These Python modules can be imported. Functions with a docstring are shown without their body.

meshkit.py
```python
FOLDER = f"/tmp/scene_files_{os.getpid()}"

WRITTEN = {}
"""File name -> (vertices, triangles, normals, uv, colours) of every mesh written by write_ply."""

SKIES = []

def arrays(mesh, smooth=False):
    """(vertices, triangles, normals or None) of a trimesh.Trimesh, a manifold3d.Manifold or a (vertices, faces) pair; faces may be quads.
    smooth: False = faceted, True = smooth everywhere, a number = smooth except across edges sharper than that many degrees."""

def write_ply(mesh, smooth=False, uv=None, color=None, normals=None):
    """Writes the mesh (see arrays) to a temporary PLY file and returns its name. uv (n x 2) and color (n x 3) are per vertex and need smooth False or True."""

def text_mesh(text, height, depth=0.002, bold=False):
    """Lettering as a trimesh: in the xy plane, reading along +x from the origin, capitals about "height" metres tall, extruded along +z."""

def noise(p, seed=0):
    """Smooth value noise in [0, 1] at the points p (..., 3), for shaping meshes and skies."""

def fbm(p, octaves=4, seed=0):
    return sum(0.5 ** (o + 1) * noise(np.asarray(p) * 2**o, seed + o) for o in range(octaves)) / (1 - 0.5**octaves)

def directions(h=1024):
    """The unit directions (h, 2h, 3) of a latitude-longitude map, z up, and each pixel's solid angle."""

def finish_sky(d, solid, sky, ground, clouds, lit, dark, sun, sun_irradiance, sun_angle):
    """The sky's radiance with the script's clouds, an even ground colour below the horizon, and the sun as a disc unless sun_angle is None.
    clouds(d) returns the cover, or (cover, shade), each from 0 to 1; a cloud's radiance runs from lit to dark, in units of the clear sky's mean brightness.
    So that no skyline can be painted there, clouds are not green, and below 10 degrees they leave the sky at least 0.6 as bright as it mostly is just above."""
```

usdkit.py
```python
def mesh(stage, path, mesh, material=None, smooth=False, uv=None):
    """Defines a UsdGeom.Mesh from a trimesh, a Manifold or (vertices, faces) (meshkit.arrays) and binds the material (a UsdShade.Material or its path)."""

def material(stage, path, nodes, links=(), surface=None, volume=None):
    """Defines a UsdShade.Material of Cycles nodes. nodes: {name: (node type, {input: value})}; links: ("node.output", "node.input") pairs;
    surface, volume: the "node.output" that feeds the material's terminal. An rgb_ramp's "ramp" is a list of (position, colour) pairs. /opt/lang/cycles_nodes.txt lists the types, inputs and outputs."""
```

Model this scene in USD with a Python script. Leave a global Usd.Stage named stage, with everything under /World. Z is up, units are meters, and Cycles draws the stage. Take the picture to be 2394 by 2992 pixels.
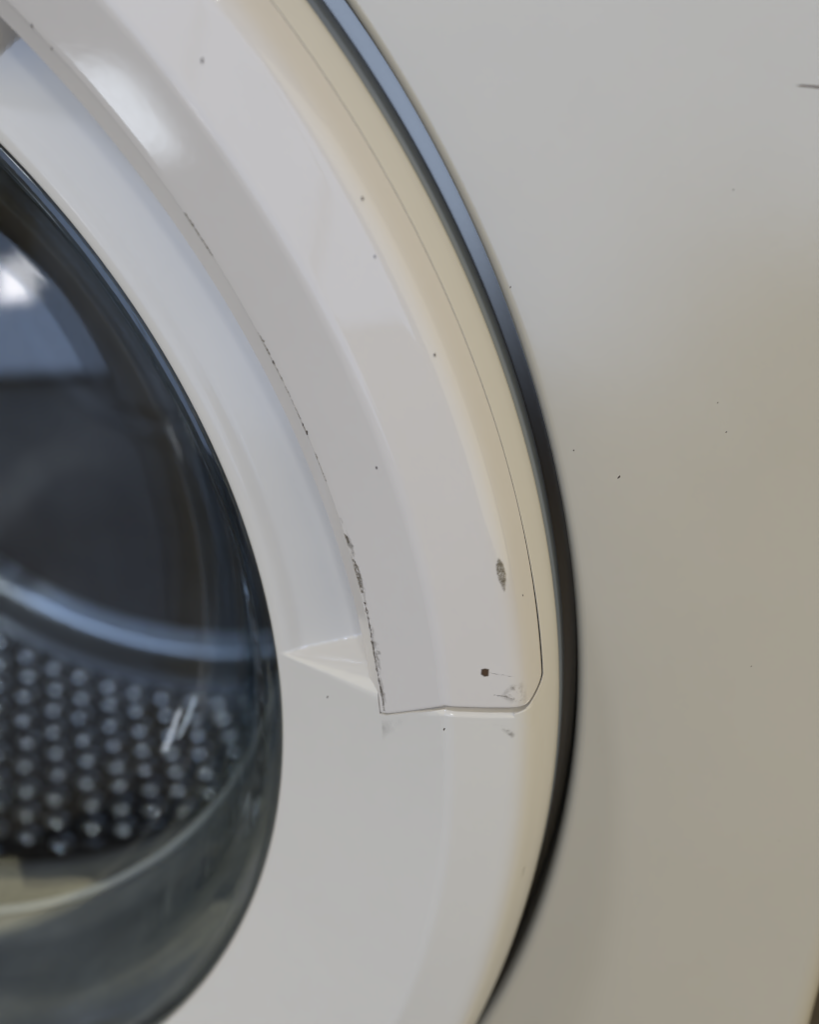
import math
import numpy as np
import trimesh
import usdkit
import meshkit
from pxr import Usd, UsdGeom, UsdLux, UsdShade, Gf, Sdf

stage = Usd.Stage.CreateInMemory()
UsdGeom.SetStageUpAxis(stage, UsdGeom.Tokens.z)
UsdGeom.SetStageMetersPerUnit(stage, 1.0)
UsdGeom.Xform.Define(stage, '/World')
UsdGeom.Scope.Define(stage, '/World/Looks')
rng = np.random.default_rng(7)

# ------------------------------------------------------------------ camera (hand-held phone, close to the machine's front)
CAM = np.array([0.23309545, -0.21231307, 0.16037662])
RIGHT = np.array([0.98021765, 0.1934331, 0.04191664])
UP = np.array([-0.12130699, 0.4198065, 0.89947047])
FWD = np.array([-0.15639048, 0.8867616, -0.43496652])
camera = UsdGeom.Camera.Define(stage, '/World/camera')
camera.AddTransformOp().Set(Gf.Matrix4d(*RIGHT, 0, *UP, 0, *(-FWD), 0, *CAM, 1))
camera.CreateFocalLengthAttr(50.0)
camera.CreateHorizontalApertureAttr(35.0)
camera.CreateVerticalApertureAttr(35.0 * 1024 / 820)
camera.CreateFStopAttr(10.5)
camera.CreateFocusDistanceAttr(0.226)
camera.CreateClippingRangeAttr(Gf.Vec2f(0.01, 100))
camera.CreateExposureAttr(-0.1)


# ------------------------------------------------------------------ light: a window behind the camera, a ceiling lamp, a low pane at the left, dim warm room
def rect(name, centre, target, w, h, color, L):
    l = UsdLux.RectLight.Define(stage, '/World/' + name)
    l.CreateWidthAttr(w)
    l.CreateHeightAttr(h)
    l.CreateIntensityAttr(L)
    l.CreateColorAttr(Gf.Vec3f(*color))
    z = np.asarray(centre, float) - np.asarray(target, float)
    z /= np.linalg.norm(z)
    x = np.cross([0, 0, 1.0], z)
    x /= np.linalg.norm(x)
    y = np.cross(z, x)
    l.AddTransformOp().Set(Gf.Matrix4d(*x, 0, *y, 0, *z, 0, *map(float, centre), 1))
    return l


dome = UsdLux.DomeLight.Define(stage, '/World/room_light')
dome.CreateIntensityAttr(1.0)
dome.CreateColorAttr(Gf.Vec3f(0.02, 0.017, 0.0145))
COOL = (0.73, 0.92, 1.22)
rect('window_light', (-0.35, -2.0, 0.40), (-0.35, 0, 0.40), 1.35, 1.95, (0.690, 0.930, 1.450), 1.62)
rect('window_light_middle', (0.51, -2.0, 0.52), (0.51, 0, 0.52), 0.34, 1.6, (0.690, 0.930, 1.450), 1.62)
rect('window_light_right', (0.91, -2.0, 0.70), (0.91, 0, 0.70), 0.42, 1.24, (0.690, 0.930, 1.450), 1.62)
rect('left_window_light', (-1.6, -0.85, 0.80), (0.1, 0, 0.0), 1.8, 1.7, (1.060, 0.970, 0.620), 1.65)
rect('warm_room_lamp', (1.9, -0.65, 0.55), (0.2, 0, 0.05), 2.2, 2.0, (1.060, 0.970, 0.660), 1.42)
rect('ceiling_lamp', (-0.62, -0.75, 1.5), (0.1, 0, 0.0), 0.14, 0.14, (0.820, 0.950, 1.350), 100)
rect('low_pane_light', (-0.671, -0.30, -0.368), (0.147, -0.019, 0.134), 0.042, 0.05, (0.850, 0.940, 1.060), 8)
rect('small_lamp_left', (-0.65, -1.55, -0.25), (0.15, -0.02, 0.13), 0.07, 0.08, (1.000, 0.950, 0.950), 12)
rect('small_lamp_right', (0.66, -1.50, 1.28), (0.15, -0.02, 0.13), 0.2, 0.2, (0.920, 0.950, 0.980), 44)


# ------------------------------------------------------------------ helpers
def mat(name, nodes, links=(), surface='p.BSDF', volume=None):
    return usdkit.material(stage, '/World/Looks/' + name, nodes, links, surface=surface, volume=volume)


COUNT = {}


def child(parent, name, mesh, m, smooth=30, label=None, kind=None):
    key = (parent, name)
    n = COUNT.get(key, 0)
    COUNT[key] = n + 1
    path = f'{parent}/{name}' + (f'_{n:03d}' if n else '')
    g = usdkit.mesh(stage, path, mesh, m, smooth=smooth)
    if label:
        g.GetPrim().SetCustomDataByKey('label', label)
    if kind:
        g.GetPrim().SetCustomDataByKey('kind', kind)
    return path


def grid_faces(n, k, wrap_n=False, wrap_k=False):
    i = np.arange(n if wrap_n else n - 1)[:, None]
    j = np.arange(k if wrap_k else k - 1)[None, :]
    i2, j2 = (i + 1) % n, (j + 1) % k
    q = np.stack([i * k + j + 0 * i2, i * k + j2 + 0 * i2, i2 * k + j2 + 0 * i, i2 * k + j + 0 * i], -1).reshape(-1, 4)
    return np.vstack([q[:, [0, 1, 2]], q[:, [0, 2, 3]]])


def cyl(th, r, y):
    """degrees, millimetres, millimetres (y towards the machine) -> metres"""
    a = np.radians(th)
    return np.stack([r * np.cos(a), y + 0 * r, r * np.sin(a)], -1) / 1000


def ring(profile, th=None, grow=None):
    """a closed ring turned from the profile of (radius, depth) in millimetres"""
    th = np.arange(0, 360, 0.75) if th is None else th
    p = np.asarray(profile, float)
    k = grow(th)[:, None] if grow else 1.0
    v = cyl(th[:, None], p[None, :, 0] * k + 0 * th[:, None], p[None, :, 1] + 0 * th[:, None])
    return v.reshape(-1, 3), grid_faces(len(th), len(p), wrap_n=True)


def fillet(pts, radii, n=5):
    """rounds the corners of a polyline of (r, y)"""
    pts = np.asarray(pts, float)
    out = [pts[0]]
    for k in range(1, len(pts) - 1):
        a, b, c = pts[k - 1], pts[k], pts[k + 1]
        d = radii[k - 1] if not np.isscalar(radii) else radii
        d = min(d, 0.48 * np.linalg.norm(a - b), 0.48 * np.linalg.norm(c - b))
        if d <= 0:
            out.append(b)
            continue
        p, q = b + (a - b) / np.linalg.norm(a - b) * d, b + (c - b) / np.linalg.norm(c - b) * d
        for t in np.linspace(0, 1, n):
            out.append((1 - t) ** 2 * p + 2 * t * (1 - t) * b + t * t * q)
    out.append(pts[-1])
    return np.array(out)


def smoothstep(x):
    x = np.clip(x, 0, 1)
    return x * x * (3 - 2 * x)


# ------------------------------------------------------------------ materials
obj = ('texture_coordinate', {})


def plastic(name, base, rough, bump=0.02, ior=1.42, wave=0.12):
    return mat(name, {
        't': obj,
        'n1': ('noise_texture', {'scale': 14.0, 'detail': 4.0}),
        'r1': ('map_range', {'from_min': 0.3, 'from_max': 0.7, 'to_min': rough * 0.75, 'to_max': rough * 1.35}),
        'n2': ('noise_texture', {'scale': 420.0, 'detail': 2.0}),
        'n3': ('noise_texture', {'scale': 30.0, 'detail': 6.0, 'roughness': 0.65}),
        'c': ('rgb_ramp', {'ramp': [(0.0, tuple(0.95 * np.array(base))), (0.55, base), (1.0, tuple(np.minimum(1, 1.02 * np.array(base))))]}),
        'b': ('bump', {'strength': bump, 'distance': 0.0004}),
        'n4': ('noise_texture', {'scale': 11.0, 'detail': 1.0}), 'b2': ('bump', {'strength': wave, 'distance': 0.002}),
        'p': ('principled_bsdf', {'ior': ior}),
    }, [('t.object', 'n1.vector'), ('t.object', 'n2.vector'), ('t.object', 'n3.vector'), ('n1.fac', 'r1.value'), ('r1.result', 'p.roughness'),
        ('n3.fac', 'c.fac'), ('c.color', 'p.base_color'), ('t.object', 'n4.vector'), ('n4.fac', 'b2.height'), ('n2.fac', 'b.height'), ('b2.normal', 'b.normal'), ('b.normal', 'p.normal')])


M_frame = plastic('white_plastic', (0.67, 0.615, 0.53), 0.13, 0.02)
M_handle = plastic('white_plastic_cover', (0.67, 0.605, 0.53), 0.05, 0.015)
M_panel = plastic('white_enamel', (0.55, 0.471, 0.337), 0.17, 0.03, ior=1.78, wave=0.25)
M_dark = mat('dark_rim_plastic', {'p': ('principled_bsdf', {'base_color': (0.24, 0.222, 0.19), 'roughness': 0.2, 'metallic': 1.0})})
M_shell = mat('grey_shell_plastic', {'p': ('principled_bsdf', {'base_color': (0.16, 0.175, 0.195), 'roughness': 0.3})})
M_rubber = mat('grey_rubber', {'t': obj, 'n': ('noise_texture', {'scale': 60.0, 'detail': 4.0}),
                               'c': ('rgb_ramp', {'ramp': [(0.3, (0.085, 0.083, 0.082)), (0.7, (0.125, 0.122, 0.12))]}),
                               'p': ('principled_bsdf', {'roughness': 0.45})},
               [('t.object', 'n.vector'), ('n.fac', 'c.fac'), ('c.color', 'p.base_color')])
M_lip = mat('pale_rubber', {'p': ('principled_bsdf', {'base_color': (0.42, 0.39, 0.34), 'roughness': 0.4})})
M_steel = mat('drum_steel', {'t': obj, 'n': ('noise_texture', {'scale': 40.0, 'detail': 3.0}),
                             'r': ('map_range', {'from_min': 0.3, 'from_max': 0.7, 'to_min': 0.16, 'to_max': 0.30}),
                             'p': ('principled_bsdf', {'base_color': (0.25, 0.265, 0.29), 'metallic': 1.0})},
              [('t.object', 'n.vector'), ('n.fac', 'r.value'), ('r.result', 'p.roughness')])
M_boss = mat('dimple_steel', {'o': ('object_info', {}), 'r': ('map_range', {'to_min': 0.10, 'to_max': 0.32}), 'p': ('principled_bsdf', {'base_color': (0.95, 0.96, 0.97), 'metallic': 1.0})}, [('o.random', 'r.value'), ('r.result', 'p.roughness')])
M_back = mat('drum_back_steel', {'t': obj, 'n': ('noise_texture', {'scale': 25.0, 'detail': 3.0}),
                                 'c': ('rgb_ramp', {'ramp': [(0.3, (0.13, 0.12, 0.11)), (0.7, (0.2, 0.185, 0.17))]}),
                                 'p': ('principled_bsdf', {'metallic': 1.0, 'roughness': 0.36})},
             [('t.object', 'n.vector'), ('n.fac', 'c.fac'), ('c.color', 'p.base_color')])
M_fold = mat('fold_steel', {'p': ('principled_bsdf', {'base_color': (0.80, 0.83, 0.87), 'metallic': 1.0, 'roughness': 0.28})})
M_paddle = mat('paddle_steel', {'p': ('principled_bsdf', {'base_color': (0.72, 0.75, 0.79), 'metallic': 1.0, 'roughness': 0.33})})
M_glass = mat('door_glass', {
    'w': ('layer_weight', {'blend': 0.5}),
    'c': ('rgb_ramp', {'ramp': [(0.0, (0.97, 0.985, 0.99)), (0.55, (0.92, 0.955, 0.965)), (0.85, (0.55, 0.61, 0.63)), (1.0, (0.22, 0.29, 0.305))]}),
    'p5': ('math', {'math_type': 'power', 'value2': 4.0}), 'fm': ('math', {'math_type': 'multiply_add', 'value2': 0.75, 'value3': 0.045}),
    't': ('transparent_bsdf', {}), 'g': ('glossy_bsdf', {'color': (1, 1, 1), 'roughness': 0.04}), 'x': ('mix_closure', {})},
    [('w.facing', 'c.fac'), ('c.color', 't.color'), ('w.facing', 'p5.value1'), ('p5.value', 'fm.value1'), ('fm.value', 'x.fac'), ('t.BSDF', 'x.closure1'), ('g.BSDF', 'x.closure2')], surface='x.closure')
M_floor = mat('brown_floor', {'t': obj, 'n': ('noise_texture', {'scale': 9.0, 'detail': 6.0}),
                              'c': ('rgb_ramp', {'ramp': [(0.3, (0.12, 0.095, 0.065)), (0.7, (0.18, 0.145, 0.10))]}),
                              'p': ('principled_bsdf', {'roughness': 0.4})},
              [('t.object', 'n.vector'), ('n.fac', 'c.fac'), ('c.color', 'p.base_color')])

# ------------------------------------------------------------------ the floor the machine stands on
FLOOR = -0.60
floor = usdkit.mesh(stage, '/World/floor', trimesh.creation.box((8, 8, 0.05), transform=trimesh.transformations.translation_matrix((0, -0.5, FLOOR - 0.025))), M_floor)
floor.GetPrim().SetCustomDataByKey('kind', 'structure')

# ------------------------------------------------------------------ the washing machine
WM = '/World/washing_machine'
wm = UsdGeom.Xform.Define(stage, WM).GetPrim()
wm.SetCustomDataByKey('label', 'white front-loading washing machine with scuffed door handle and round glass door')
wm.SetCustomDataByKey('category', 'washing machine')

# door geometry, in degrees round the door's axis and millimetres
SEAM = 228.4
END = 6.5            # where the handle cover stops, and by symmetry its other end
MID = 30.0
EPS = 0.02


def swell(th):
    """the door and its opening are a touch wider towards the lower right"""
    return 1 + 0.0085 * np.clip((-4 - th) / 15, 0, 1.3) ** 2 * np.clip((60 + th) / 30, 0, 1)


def cone(r):
    return -6.0 - (r - 170.5) / (210.8 - 170.5) * 19.0


def face(r):
    """front of the door from the glass to the outer side: a funnel, a crease, a gently falling flat, a round shoulder"""
    r = np.asarray(r, float)
    pts = fillet([(169.0, -5.3), (210.8, -25.0), (225.6, -20.4), (229.0, -11.0), (229.2, -10.5)], (1.7, 3.2, 0.0), 11)
    return np.interp(r, pts[:, 0], pts[:, 1])


def floor_of_grip(r):
    return np.interp(r, [170.0, 201.0], [-6.0, -3.2])


def grip(th, r):
    """depth of the finger recess below the funnel: full between its two slanted ends"""
    k = np.clip((r - 171.7) / 20.0, 0, 1.3)
    lo, hi = 7.3 - 0.9 * k, 7.4 + 1.25 * k
    up = np.clip((th - lo) / (hi - lo), 0, 1)
    t2 = 2 * MID - th - 2.0
    down = np.clip((t2 - lo) / (hi - lo), 0, 1)
    ease = lambda x: x ** 2.4 * (1.5 - 0.5 * x)
    depth = np.maximum(floor_of_grip(r) - cone(r), 0)
    soft = smoothstep((r - 169.8) / 7.0)
    return depth * ease(up) * ease(down) * soft


def end_at(r):
    return np.interp(r, [171, 196.5, 203.3, 210.4, 217.9, 225.1, 229], [5.2, 5.4, 6.4, 7.2, 6.8, 6.5, 6.4])


def warp(u, r):
    m = 2 * MID - u
    return u + np.exp(-((u - END) / 4.0) ** 2) * (end_at(r) - END) - np.exp(-((m - END) / 4.0) ** 2) * (end_at(r) - END)


def lip(u):
    t = np.clip(u, 4, 54)
    return 0.0017486 * t ** 2 - 0.0854558 * t + 195.9


def lip_back(u):
    t = np.clip(u, 4, 54)
    x = 0.0026784 * t ** 2 - 0.18418 * t + 194.5
    return np.minimum(x, lip(u) - 0.6)


def corner(u, size=5.0):
    """outer edge of the handle cover: the seam, rounded into both ends"""
    m = np.minimum(u, 2 * MID - u)
    s = (m - END) * math.pi / 180 * 226.0
    s = np.clip(s, -8, size)
    return np.where(s >= 0, SEAM - size + np.sqrt(np.maximum(size ** 2 - (size - s) ** 2, 0)), SEAM - size + size * smoothstep(-s / 8))


def seam_gap(u):
    """the joint round the cover opens towards its ends"""
    m = min(u, 2 * MID - u)
    return 0.001 + 0.071 * float(smoothstep((18.0 - m) / 9.0))


def samples():
    a = np.concatenate([np.arange(-180, -50, 2.0), np.arange(-50, 0, 0.5), np.arange(0, 14, 0.1), np.arange(14, 45, 0.4), np.arange(45, 60, 0.1), np.arange(60, 180, 2.0)])
    for e in (END, 2 * MID - END):
        a = a[np.abs(a - e) > 0.34]
        a = np.concatenate([a, e + np.array([-0.32, -0.28, -0.24, -0.2, -0.16, -0.12, -0.08, -EPS, EPS, 0.09, 0.2, 0.3])])
    return np.sort(a)


U = samples()
inside = (U > END) & (U < 2 * MID - END)
OUTER = np.array([(228.4, -13.4), (229.2, -11.2), (230.1, -8.0), (230.8, -5.4), (231.05, -4.2), (230.9, -3.2), (230.2, -2.6), (228.6, -2.4), (226.0, 2.6), (222.0, 9.0), (178.0, 9.0), (171.6, 3.0)])
BACK = fillet(OUTER, 0.7, 3)
rows = []
for u, inn in zip(U, inside):
    e = min(abs(u - END), abs(u - (2 * MID - END)))
    bev = 0.0 if inn else 0.75 * np.clip(1 - (e - EPS) / 0.26, 0, 1) ** 1.4
    drop = 3.0 if inn else bev
    rs = float(lip_back(u) + 2.0) if 4 < u < 2 * MID - 4 else 197.5
    ro = float(corner(u)) + seam_gap(u)
    rA = np.concatenate([[169.75, 170.0], np.linspace(170.5, rs, 44)])
    yA = face(rA)
    yA[0] += 1.3
    yA[1] += 0.35
    rB = np.concatenate([np.linspace(rs + 0.02, 209.0, 10), np.linspace(209.2, 212.5, 12), np.linspace(212.8, ro, 16)])
    yB = face(rB) + (drop if inn else drop * smoothstep((rB - 205.0) / 6.0))
    t = np.linspace(0, 1, 12)
    rC = ro + 0.03 + (SEAM + 0.65 - ro) * t
    yC = face(np.minimum(rC, SEAM + 0.7))
    if inn:
        yC = yC + np.array([0.5, 0.12] + [0.0] * 10) * 11 * seam_gap(u)
    th = warp(u, np.concatenate([rA, rB, rC]))
    y = np.concatenate([yA + grip(th[:len(rA)], rA), yB, yC])
    r = np.concatenate([rA, rB, rC])
    tail = BACK[BACK[:, 1] > y[-1] + 0.3]
    tail = BACK[-26:] if len(BACK) >= 26 else BACK
    rr, yy, tt = np.concatenate([r, tail[:, 0]]), np.concatenate([y, tail[:, 1]]), np.concatenate([th, np.full(len(tail), u)])
    rr = np.where(rr > 212, rr * swell(u) ** np.clip((rr - 212) / 12, 0, 1), rr)
    rows.append(cyl(tt, rr, yy))
V = np.array(rows)
frame_mesh = (V.reshape(-1, 3), grid_faces(V.shape[0], V.shape[1], wrap_n=True, wrap_k=True)[:, ::-1])
FRAME = child(WM, 'door_frame', frame_mesh, M_frame, smooth=28)

# the handle cover: a plate with a lip over the finger recess
UH = np.sort(np.concatenate([END + np.array([0.16, 0.18, 0.22, 0.3, 0.4, 0.6, 0.8, 1.0, 1.2]), np.arange(END + 1.4, 2 * MID - END - 1.3, 0.3),
                             2 * MID - END - np.array([0.16, 0.18, 0.22, 0.3, 0.4, 0.6, 0.8, 1.0, 1.2])]))
rows = []
for u in UH:
    e = min(u - END, 2 * MID - END - u) - 0.16
    bev = 0.35 * np.clip(1 - e / 0.12, 0, 1) ** 2
    l, lb, ro = float(lip(u)), float(lip_back(u)), float(corner(u)) - seam_gap(u)
    yl = float(face(l))
    back = np.interp(l - lb, [0, 1.2, 4], [-16.0, -14.6, -14.3])
    front = np.array([(l - 0.05, yl + 0.45), (l + 0.12, yl + 0.12)])
    rF = np.concatenate([np.linspace(l + 0.45, 208.7, 10), np.linspace(209.0, 212.6, 15), np.linspace(213.0, ro - 0.4, 18)])
    yF = face(rF)
    q = seam_gap(u) / 0.072
    edge = np.array([(ro - 0.12 * q - 0.01, float(face(ro - 0.12 * q - 0.01)) + 0.06 * q), (ro, float(face(ro)) + 0.33 * q + 0.02), (ro - 0.1, float(face(ro)) + 2.0)])
    under = np.array([(ro - 4, float(face(ro - 4)) + 2.4), (210.8, -22.4), (lb + 4.0, back + 0.1), (lb + 0.5, back + 0.3), (lb, back - 0.25)])
    p = np.vstack([front, np.stack([rF, yF], 1), edge, under])
    p[:, 1] += bev
    rr = np.where(p[:, 0] > 212, p[:, 0] * swell(u) ** np.clip((p[:, 0] - 212) / 12, 0, 1), p[:, 0])
    gap = np.interp(p[:, 0], [203, 211], [-0.12, 0.15])
    shift = gap * (math.exp(-((u - END) / 1.0) ** 2) - math.exp(-((2 * MID - END - u) / 1.0) ** 2))
    rows.append(cyl(warp(u, p[:, 0]) + shift, rr, p[:, 1]))
V = np.array(rows)
n, k = V.shape[:2]
f = grid_faces(n, k, wrap_k=True)[:, ::-1]
v = V.reshape(-1, 3)
caps = []
for i, flip in ((0, False), (n - 1, True)):
    c = len(v)
    v = np.vstack([v, V[i].mean(0)])
    j = np.arange(k)
    t = np.stack([i * k + j, i * k + (j + 1) % k, np.full(k, c)], 1)
    caps.append(t[:, ::-1] if flip else t)
HANDLE = child(WM, 'handle_cover', (v, np.vstack([f] + caps)), M_handle, smooth=28)

# the grey back shell of the door
child(WM, 'door_back_shell', ring(fillet([(222, -2.2), (230.4, -2.2), (231.35, -1.2), (231.35, 4.6), (229.5, 5.0), (222, 3.4)], 0.5), np.arange(0, 360, 0.75), lambda t: swell((t + 180) % 360 - 180)), M_shell)

# the dark flange at the back of the door, seen down the gap
child(WM, 'door_rear_rim', ring(fillet([(214, 9.6), (226, 6.3), (234.0, 7.9), (234.1, 10), (229.6, 26), (214, 30)], 0.3)), M_dark)

# the glass bowl
outer = fillet([(168.2, -5.4), (169.55, -5.0), (169.5, 3.0), (163.5, 13.0), (151.5, 50.0), (124, 67.0), (40, 62.0), (0.3, 62.0)], (0.7, 2.0, 5.0, 12.0, 10.0, 10.0), 8)
inner = fillet([(0.3, 57.0), (40, 57.0), (121, 61.5), (146.0, 47.0), (158.5, 9.0), (165.5, -3.0), (168.2, -5.4)], (10.0, 10.0, 14.0, 6.0, 3.0), 8)
prof = np.vstack([outer, inner])
gv, gf = ring(prof, np.arange(0, 360, 0.6))
g = trimesh.Trimesh(gv, gf)
trimesh.repair.fix_normals(g)
child(WM, 'door_glass', g, M_glass, smooth=45)

# grey rubber seal between opening and drum
child(WM, 'door_seal', ring(fillet([(214, 24), (182, 10.5), (171.5, 9.6), (169, 17), (162.5, 33), (158.5, 50), (153.5, 58), (154, 64), (168, 66), (172, 82), (160, 90), (160, 96), (176, 98)], 2.0, 5)), M_rubber)
tor = np.arange(0, 360, 30)
child(WM, 'seal_lip', ring([(152.4 + 1.2 * math.cos(math.radians(x)), 61.0 + 1.3 * math.sin(math.radians(x))) for x in np.append(tor, 360)]), M_lip, smooth=True)

# the steel drum with its embossed wall
RD = 232.0
drum = ring(fillet([(160, 100), (170, 98), (205, 104), (RD, 120), (RD, 322)], (2, 6, 14), 6))
DRUM = child(WM, 'drum', drum, M_steel, smooth=40)
child(DRUM, 'rear_fold', ring(fillet([(RD, 322.2), (RD, 332), (222, 346), (209, 346.5)], (8, 10), 8)), M_fold, smooth=True)
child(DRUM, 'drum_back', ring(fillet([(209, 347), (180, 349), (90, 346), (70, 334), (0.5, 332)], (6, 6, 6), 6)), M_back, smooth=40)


def dimple(th, y):
    """an embossed boss with a drain hole, standing into the drum"""
    R = 6.2
    q = [(R * math.sin(x), R * (math.cos(x) - math.cos(math.radians(68)))) for x in np.radians([68, 58, 48, 38, 28, 18, 9])] + [(0.9, 3.4), (0.8, 1.4)]
    a = np.arange(0, 360, 24)
    pts = np.array([[(r * math.cos(math.radians(x)), r * math.sin(math.radians(x)), h) for r, h in q] for x in a])
    A = math.radians(th)
    er, et = np.array([math.cos(A), 0, math.sin(A)]), np.array([-math.sin(A), 0, math.cos(A)])
    p = er * (RD - pts[..., 2:] + 0.05) + et * pts[..., :1] + np.array([0, 1.0, 0]) * (pts[..., 1:2] + y)
    return p.reshape(-1, 3) / 1000, grid_faces(len(a), len(q), wrap_n=True)


spots = []
for i in range(0, 12):
    for j in range(-28, 15):
        spots.append((-75 + (j + 0.5 * (i % 2)) * 4.15 + 0.2 * rng.normal(), 136 + i * 16.0 + 0.8 * rng.normal()))
spots.sort(key=lambda s: abs(s[0] + 80) * 0.9 + abs(s[1] - 215) * 0.32)
for th, y in spots[:295]:
    child(DRUM, 'dimple', dimple(th, y), M_boss, smooth=True)
rest = [dimple(*s) for s in spots[295:]]
off = np.cumsum([0] + [len(a) for a, _ in rest])
child(DRUM, 'dimple_field', (np.vstack([a for a, _ in rest]), np.vstack([b + o for (_, b), o in zip(rest, off)])), M_boss, smooth=True, kind='stuff')

# a lifter bar standing on the drum wall
pad = []
for yy, hgt, wid in ((128, 6, 16), (140, 30, 24), (170, 40, 27), (290, 40, 27), (318, 28, 23), (328, 6, 16)):
    prof_p = [(-wid, -1.0), (-wid * 0.62, hgt * 0.45), (-wid * 0.3, hgt * 0.88), (0, hgt), (wid * 0.3, hgt * 0.88), (wid * 0.62, hgt * 0.45), (wid, -1.0)]
    A = math.radians(-121.0)
    er, et = np.array([math.cos(A), 0, math.sin(A)]), np.array([-math.sin(A), 0, math.cos(A)])
    pad.append([(er * (RD - h) + et * x + np.array([0, yy, 0])) / 1000 for x, h in prof_p])
pad = np.array(pad)
child(DRUM, 'drum_paddle', (pad.reshape(-1, 3), grid_faces(pad.shape[0], pad.shape[1])), M_paddle, smooth=50)

# front panel: enamelled sheet with a rolled opening and rolled outer edges
HALF_L, HALF_R, TOP, BOTTOM = 0.3005, 0.2985, 0.405, -0.585


def hole(th):
    t = np.clip(th, -25, 45)
    w = smoothstep(1 - np.maximum(np.abs(th - 10) - 35, 0) / 60)
    return 235.0 + (1.05432e-3 * t ** 2 - 2.919e-2 * t - 0.03) * w


thp = np.arange(-180, 180, 0.5)
corner_angles = [math.degrees(math.atan2(z, x)) for x in (HALF_R, -HALF_L) for z in (TOP, BOTTOM)]
thp = np.sort(np.concatenate([thp, corner_angles]))


def box_r(th, inset):
    c, s = math.cos(math.radians(th)), math.sin(math.radians(th))
    a = [(HALF_R - inset) / c if c > 1e-9 else 9e9, (HALF_L - inset) / -c if c < -1e-9 else 9e9, (TOP - inset) / s if s > 1e-9 else 9e9, (BOTTOM + inset) / s if s < -1e-9 else 9e9]
    return min(a) * 1000


rows = []
for th in thp:
    h = float(hole(th))
    inner_p = [(h - 3.0, 24.0), (h - 0.5, 20.0), (h - 0.35, 2.4)] + [(h + 2.0 - 2.2 * math.cos(x), 2.2 - 2.2 * math.sin(x)) for x in np.radians(np.linspace(0, 90, 9))]
    b4 = box_r(th, 0.006)
    mid = [(h + 2.0 + (b4 - h - 2.0) * q, 0.0) for q in (0.02, 0.25, 0.5, 0.75)]
    edge = [(box_r(th, 0.006 * (1 - math.sin(x))), 6.0 * (1 - math.cos(x))) for x in np.radians(np.linspace(0, 90, 9))] + [(box_r(th, 0.0), 20.0), (box_r(th, 0.002), 20.5)]
    p = np.array(inner_p + mid + edge)
    rows.append(cyl(np.full(len(p), th), p[:, 0], p[:, 1]))
V = np.array(rows)
PANEL = child(WM, 'front_panel', (V.reshape(-1, 3), grid_faces(V.shape[0], V.shape[1], wrap_n=True)), M_panel, smooth=30)

# cabinet behind the panel
cx, w = (HALF_R - HALF_L) / 2, HALF_R + HALF_L - 0.008
cab = []
for (sx, sz, px, pz) in ((0.004, TOP - BOTTOM - 0.008, HALF_R - 0.006, 0), (0.004, TOP - BOTTOM - 0.008, -HALF_L + 0.006, 0), (w - 0.016, 0.004, cx, TOP - 0.008), (w - 0.016, 0.004, cx, BOTTOM + 0.008)):
    cab.append(trimesh.creation.box((sx, 0.54, sz), transform=trimesh.transformations.translation_matrix((px, 0.294, pz - (0.01 if sz > 0.1 else 0)))))
cab.append(trimesh.creation.box((w - 0.02, 0.004, TOP - BOTTOM - 0.03), transform=trimesh.transformations.translation_matrix((cx, 0.562, -0.01))))
child(WM, 'cabinet', trimesh.util.concatenate(cab), M_panel, smooth=False)

# ------------------------------------------------------------------ wear and dirt: thin films lying on the surfaces
import shapely
from shapely.geometry import Polygon, LineString, Point


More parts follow.
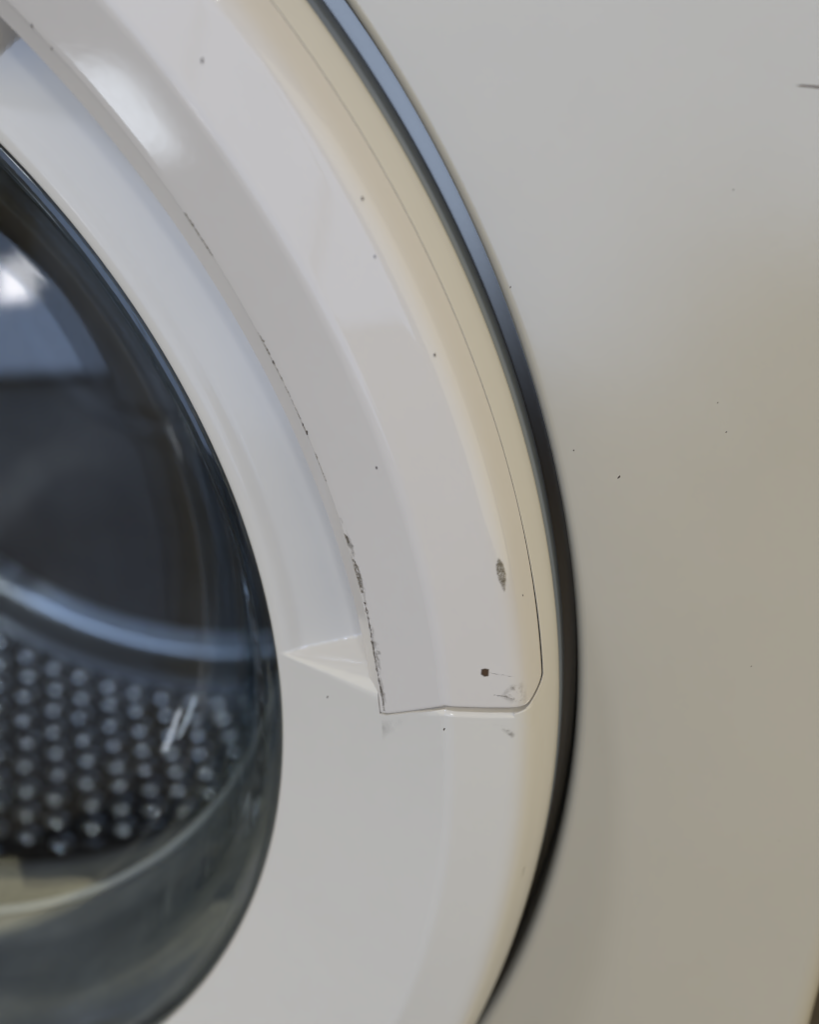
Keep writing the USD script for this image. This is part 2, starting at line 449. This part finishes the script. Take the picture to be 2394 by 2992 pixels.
def film(name, color, lo, hi, scale, rough=0.6, most=1.0, stretch=(1, 1, 1)):
    return mat(name, {
        't': obj, 'm': ('mapping', {'scale': stretch}), 'n': ('noise_texture', {'scale': scale, 'detail': 5.0, 'roughness': 0.7}),
        'r': ('map_range', {'from_min': lo, 'from_max': hi, 'to_min': 0.0, 'to_max': most, 'clamp': True}),
        'f': ('attribute', {'attribute': 'fade'}), 'k': ('math', {'math_type': 'multiply'}),
        'd': ('principled_bsdf', {'base_color': color, 'roughness': rough}), 'c': ('transparent_bsdf', {}), 'x': ('mix_closure', {})},
        [('t.object', 'm.vector'), ('m.vector', 'n.vector'), ('n.fac', 'r.value'), ('r.result', 'k.value1'), ('f.fac', 'k.value2'), ('k.value', 'x.fac'), ('c.BSDF', 'x.closure1'), ('d.BSDF', 'x.closure2')], surface='x.closure')


F_scuff = film('scuff_film', (0.17, 0.135, 0.085), 0.34, 0.64, 1700.0)
F_dirt = film('dirt_film', (0.10, 0.07, 0.042), 0.34, 0.66, 1100.0)
F_spot = film('spot_film', (0.07, 0.034, 0.012), 0.1, 0.3, 700.0)
F_smudge = film('smudge_film', (0.20, 0.17, 0.13), 0.42, 0.75, 420.0, most=0.7)
F_faint = film('faint_film', (0.17, 0.16, 0.15), 0.36, 0.75, 160.0, most=0.5)
M_speck = mat('speck_brown', {'p': ('principled_bsdf', {'base_color': (0.10, 0.075, 0.055), 'roughness': 0.7})})


def patch(poly_mm, to_surface, step=0.25, soft=0.4):
    """(mesh, fade) of a flat outline in millimetres, cut into small cells and laid on a surface"""
    x0, y0, x1, y1 = poly_mm.bounds
    xs, ys = np.arange(x0, x1 + step, step), np.arange(y0, y1 + step, step)
    X, Y = np.meshgrid(xs, ys, indexing='ij')
    f = grid_faces(len(xs), len(ys))
    pts = shapely.points(X.ravel(), Y.ravel())
    d = np.where(shapely.contains(poly_mm, pts), shapely.distance(poly_mm.exterior, pts), -1)
    keep = (d[f] > -0.5).any(1)
    f = f[keep]
    used = np.unique(f)
    back = np.full(len(d), -1)
    back[used] = np.arange(len(used))
    return (to_surface(X.ravel()[used], Y.ravel()[used]), back[f]), np.clip((d[used] + 0.02) / soft, 0, 1)


RM = 210.0


def on_door(a, r):
    """a: millimetres along the rim at radius RM"""
    r = np.maximum(r, lip(np.degrees(a / RM)) + 0.2)
    return cyl(np.degrees(a / RM), r, face(r) - 0.05)


def put(parent, name, poly, m, surface=on_door, step=0.25, soft=0.4, label=None):
    mesh, fade = patch(poly, surface, step, soft)
    p = child(parent, name, mesh, m, smooth=True, label=label)
    prim = stage.GetPrimAtPath(p)
    UsdGeom.PrimvarsAPI(prim).CreatePrimvar('fade', Sdf.ValueTypeNames.FloatArray, 'vertex').Set([float(x) for x in fade])


def mm(pts):
    return [(math.radians(t) * RM, r) for t, r in pts]


put(HANDLE, 'scuff_mark', Polygon(mm([[16.2, 195.3], [15.8, 196.0], [15.2, 196.5], [14.4, 196.5], [13.7, 196.1], [13.6, 195.4], [14.3, 195.2], [15.2, 195.1]])), F_scuff, step=0.15, soft=0.35, label='brown scuff on the inner lip of the handle')
put(HANDLE, 'scuff_mark', Polygon(mm([[15.35, 224.38], [14.97, 224.94], [14.33, 225.1], [13.81, 224.79], [13.37, 224.2], [13.88, 223.75], [14.43, 223.41], [14.98, 223.53]])), F_scuff, step=0.15, soft=0.3, label='diamond-shaped brown scuff near the outer edge of the handle')
put(HANDLE, 'scuff_mark', Polygon(mm([[17.5, 195.2], [17.3, 196.0], [16.9, 195.9], [16.7, 195.3], [17.0, 195.1]])), F_scuff, step=0.15, soft=0.25, label='small brown scuff on the inner lip of the handle')
put(HANDLE, 'dirt_spot', Polygon(mm([[9.5, 218.02], [9.51, 218.82], [9.42, 219.58], [8.98, 219.35], [8.99, 218.47], [9.17, 217.82]])), F_spot, step=0.12, soft=0.35, label='dark brown square spot near the lower end of the handle')
put(HANDLE, 'smudge', Polygon(mm([[8.4, 223.2], [8.28, 225.4], [7.63, 226.0], [6.85, 226.0], [7.09, 223.37], [7.72, 220.8]])), F_smudge, soft=1.0)
put(FRAME, 'smudge', Polygon(mm([[6.17, 219.18], [5.88, 222.32], [5.2, 224.08], [5.03, 223.18], [5.57, 221.21]])), F_smudge, soft=0.6)
put(FRAME, 'smudge', Polygon(mm([[4.6, 182.47], [3.9, 187.06], [5.0, 195.34], [5.9, 202.0], [4.5, 198.57], [2.12, 191.56], [0.82, 188.03], [2.28, 185.11]])), F_faint, step=0.5, soft=2.5)
put(FRAME, 'smudge', Polygon(mm([[-4.44, 227.6], [-4.8, 228.2], [-6.0, 228.5], [-5.5, 227.6]])), F_smudge, soft=0.4)


def streak(pts, width, seed):
    """a thin uneven line through the points"""
    g = np.random.default_rng(seed)
    p = np.array(mm(pts))
    t = np.linspace(0, len(p) - 1, 60)
    c = np.stack([np.interp(t, np.arange(len(p)), p[:, k]) for k in (0, 1)], 1) + g.normal(0, 0.05, (60, 2))
    w = width * np.clip(g.normal(1, 0.55, 60), 0.15, 2.2)
    d = np.gradient(c, axis=0)
    nrm = np.stack([-d[:, 1], d[:, 0]], 1) / np.linalg.norm(d, axis=1)[:, None]
    pg = Polygon(np.vstack([c + nrm * w[:, None] / 2, (c - nrm * w[:, None] / 2)[::-1]])).buffer(0.03)
    return max(getattr(pg, 'geoms', [pg]), key=lambda q: q.area)


put(HANDLE, 'dirt_line', streak([[13.07, 195.79], [12.06, 195.81], [11.27, 195.82], [10.63, 195.74], [9.66, 195.74], [8.85, 195.77], [7.89, 196.0], [6.92, 196.31], [6.11, 196.5], [5.75, 196.55]], 0.34, 1), F_dirt, step=0.07, soft=0.1, label='dark dirt line along the inner lip of the handle')
put(HANDLE, 'dirt_line', streak([[36.78, 195.6], [36.12, 195.5], [35.43, 195.4], [34.86, 195.4], [34.21, 195.4]], 0.35, 2), F_scuff, step=0.08, soft=0.15)
put(HANDLE, 'dirt_line', streak([[29.7, 195.4], [28.22, 195.2], [26.8, 195.2], [25.56, 195.2], [24.34, 195.1], [23.34, 195.0]], 0.30, 3), F_scuff, step=0.08, soft=0.2)
put(HANDLE, 'dirt_line', streak([[22.48, 195.2], [21.59, 195.1], [20.7, 195.2]], 0.25, 4), F_scuff, step=0.08, soft=0.2)
put(HANDLE, 'hairline', streak([[9.2, 219.51], [8.93, 222.01], [8.65, 224.73]], 0.10, 5), F_smudge, step=0.05, soft=0.05)
put(HANDLE, 'hairline', streak([[7.85, 219.94], [7.67, 222.14], [7.2, 225.0]], 0.14, 6), F_smudge, step=0.05, soft=0.05)


put(HANDLE, 'smudge', streak([[18.5, 195.7], [16.0, 196.0], [13.5, 196.0], [11.5, 196.1], [9.5, 196.2], [7.5, 196.5], [6.1, 196.9]], 1.1, 11), F_smudge, step=0.12, soft=0.5)


def speck(at, n, u, size, seed):
    g = np.random.default_rng(seed)
    n = n / np.linalg.norm(n)
    u = u - n * (u @ n)
    u /= np.linalg.norm(u)
    w = np.cross(n, u)
    a = np.linspace(0, 2 * np.pi, 9)[:-1]
    q = size * (0.7 + 0.6 * g.random(8))
    v = at + (np.cos(a) * q * 1.7)[:, None] * u + (np.sin(a) * q * 0.8)[:, None] * w + n * 0.00002
    v = np.vstack([v, at + n * 0.0001])
    return v, np.array([[k, (k + 1) % 8, 8] for k in range(8)])


for i, (t, r, big) in enumerate([(41.2, 216.4, 1.5), (32.94, 225.0, 1.3), (30.6, 222.5, 1.1), (21.4, 207.75, 1.4), (25.57, 224.4, 1.2), (47.95, 196.2, 1.4), (46.64, 195.9, 1.0), (23.71, 195.3, 1.7), (24.21, 195.2, 1.2), (27.98, 195.2, 1.1), (12.7, 226.9, 0.8)]):
    at = on_door(np.array([math.radians(t) * RM]), np.array([r]))[0]
    a = on_door(np.array([math.radians(t + 0.1) * RM]), np.array([r]))[0] - at
    b = on_door(np.array([math.radians(t) * RM]), np.array([r + 0.1]))[0] - at
    n = np.cross(a, b)
    n = n if n[1] < 0 else -n
    child(HANDLE, 'dirt_speck', speck(at, n, np.array([0.1, 0, 1.0]), 0.00017 * big, i), M_speck, smooth=False)
for i, (t, r, big) in enumerate([(6.0, 210.1, 1.2), (5.1, 182.65, 1.4)]):
    at = cyl(np.array([t]), np.array([r]), face(r))[0]
    child(FRAME, 'dirt_speck', speck(at, np.array([-0.2, -1, 0]), np.array([0.3, 0, 1.0]), 0.00017 * big, 50 + i), M_speck, smooth=False)
for i, (x, z, big) in enumerate([(236.6, 69.3, 1.5), (227.4, 73.8, 0.8), (252.8, 86.5, 0.6), (249.5, 125.0, 0.7), (255.2, 80.9, 0.7), (212.6, 104.6, 0.8), (268.0, 31.0, 0.6), (281.0, -12.0, 0.5)]):
    child(PANEL, 'dirt_speck', speck(np.array([x / 1000, 0, z / 1000]), np.array([0, -1.0, 0]), np.array([0.4, 0, 1.0]), 0.00016 * big, 80 + i), M_speck, smooth=False)


def on_panel(a, r):
    return np.stack([a, np.full_like(a, -0.05), r], -1) / 1000


scratch = [(256.6, 142.35), (257.6, 142.4), (258.2, 142.38), (261.0, 142.28), (264.5, 142.0)]
put(PANEL, 'rust_scratch', Polygon([(x, z + 0.20 * k) for x, z, k in [(256.6, 142.35, .1), (257.8, 142.4, .8), (259.5, 142.35, .9), (262, 142.22, 1.2), (266, 142.0, 1)]] + [(x, z - 0.20 * k) for x, z, k in [(266, 142.0, 1), (262, 142.22, 1), (259.5, 142.35, .8), (257.8, 142.4, .9)]]), F_spot, on_panel, step=0.1, soft=0.12, label='brown rusty scratch at the right edge of the panel')
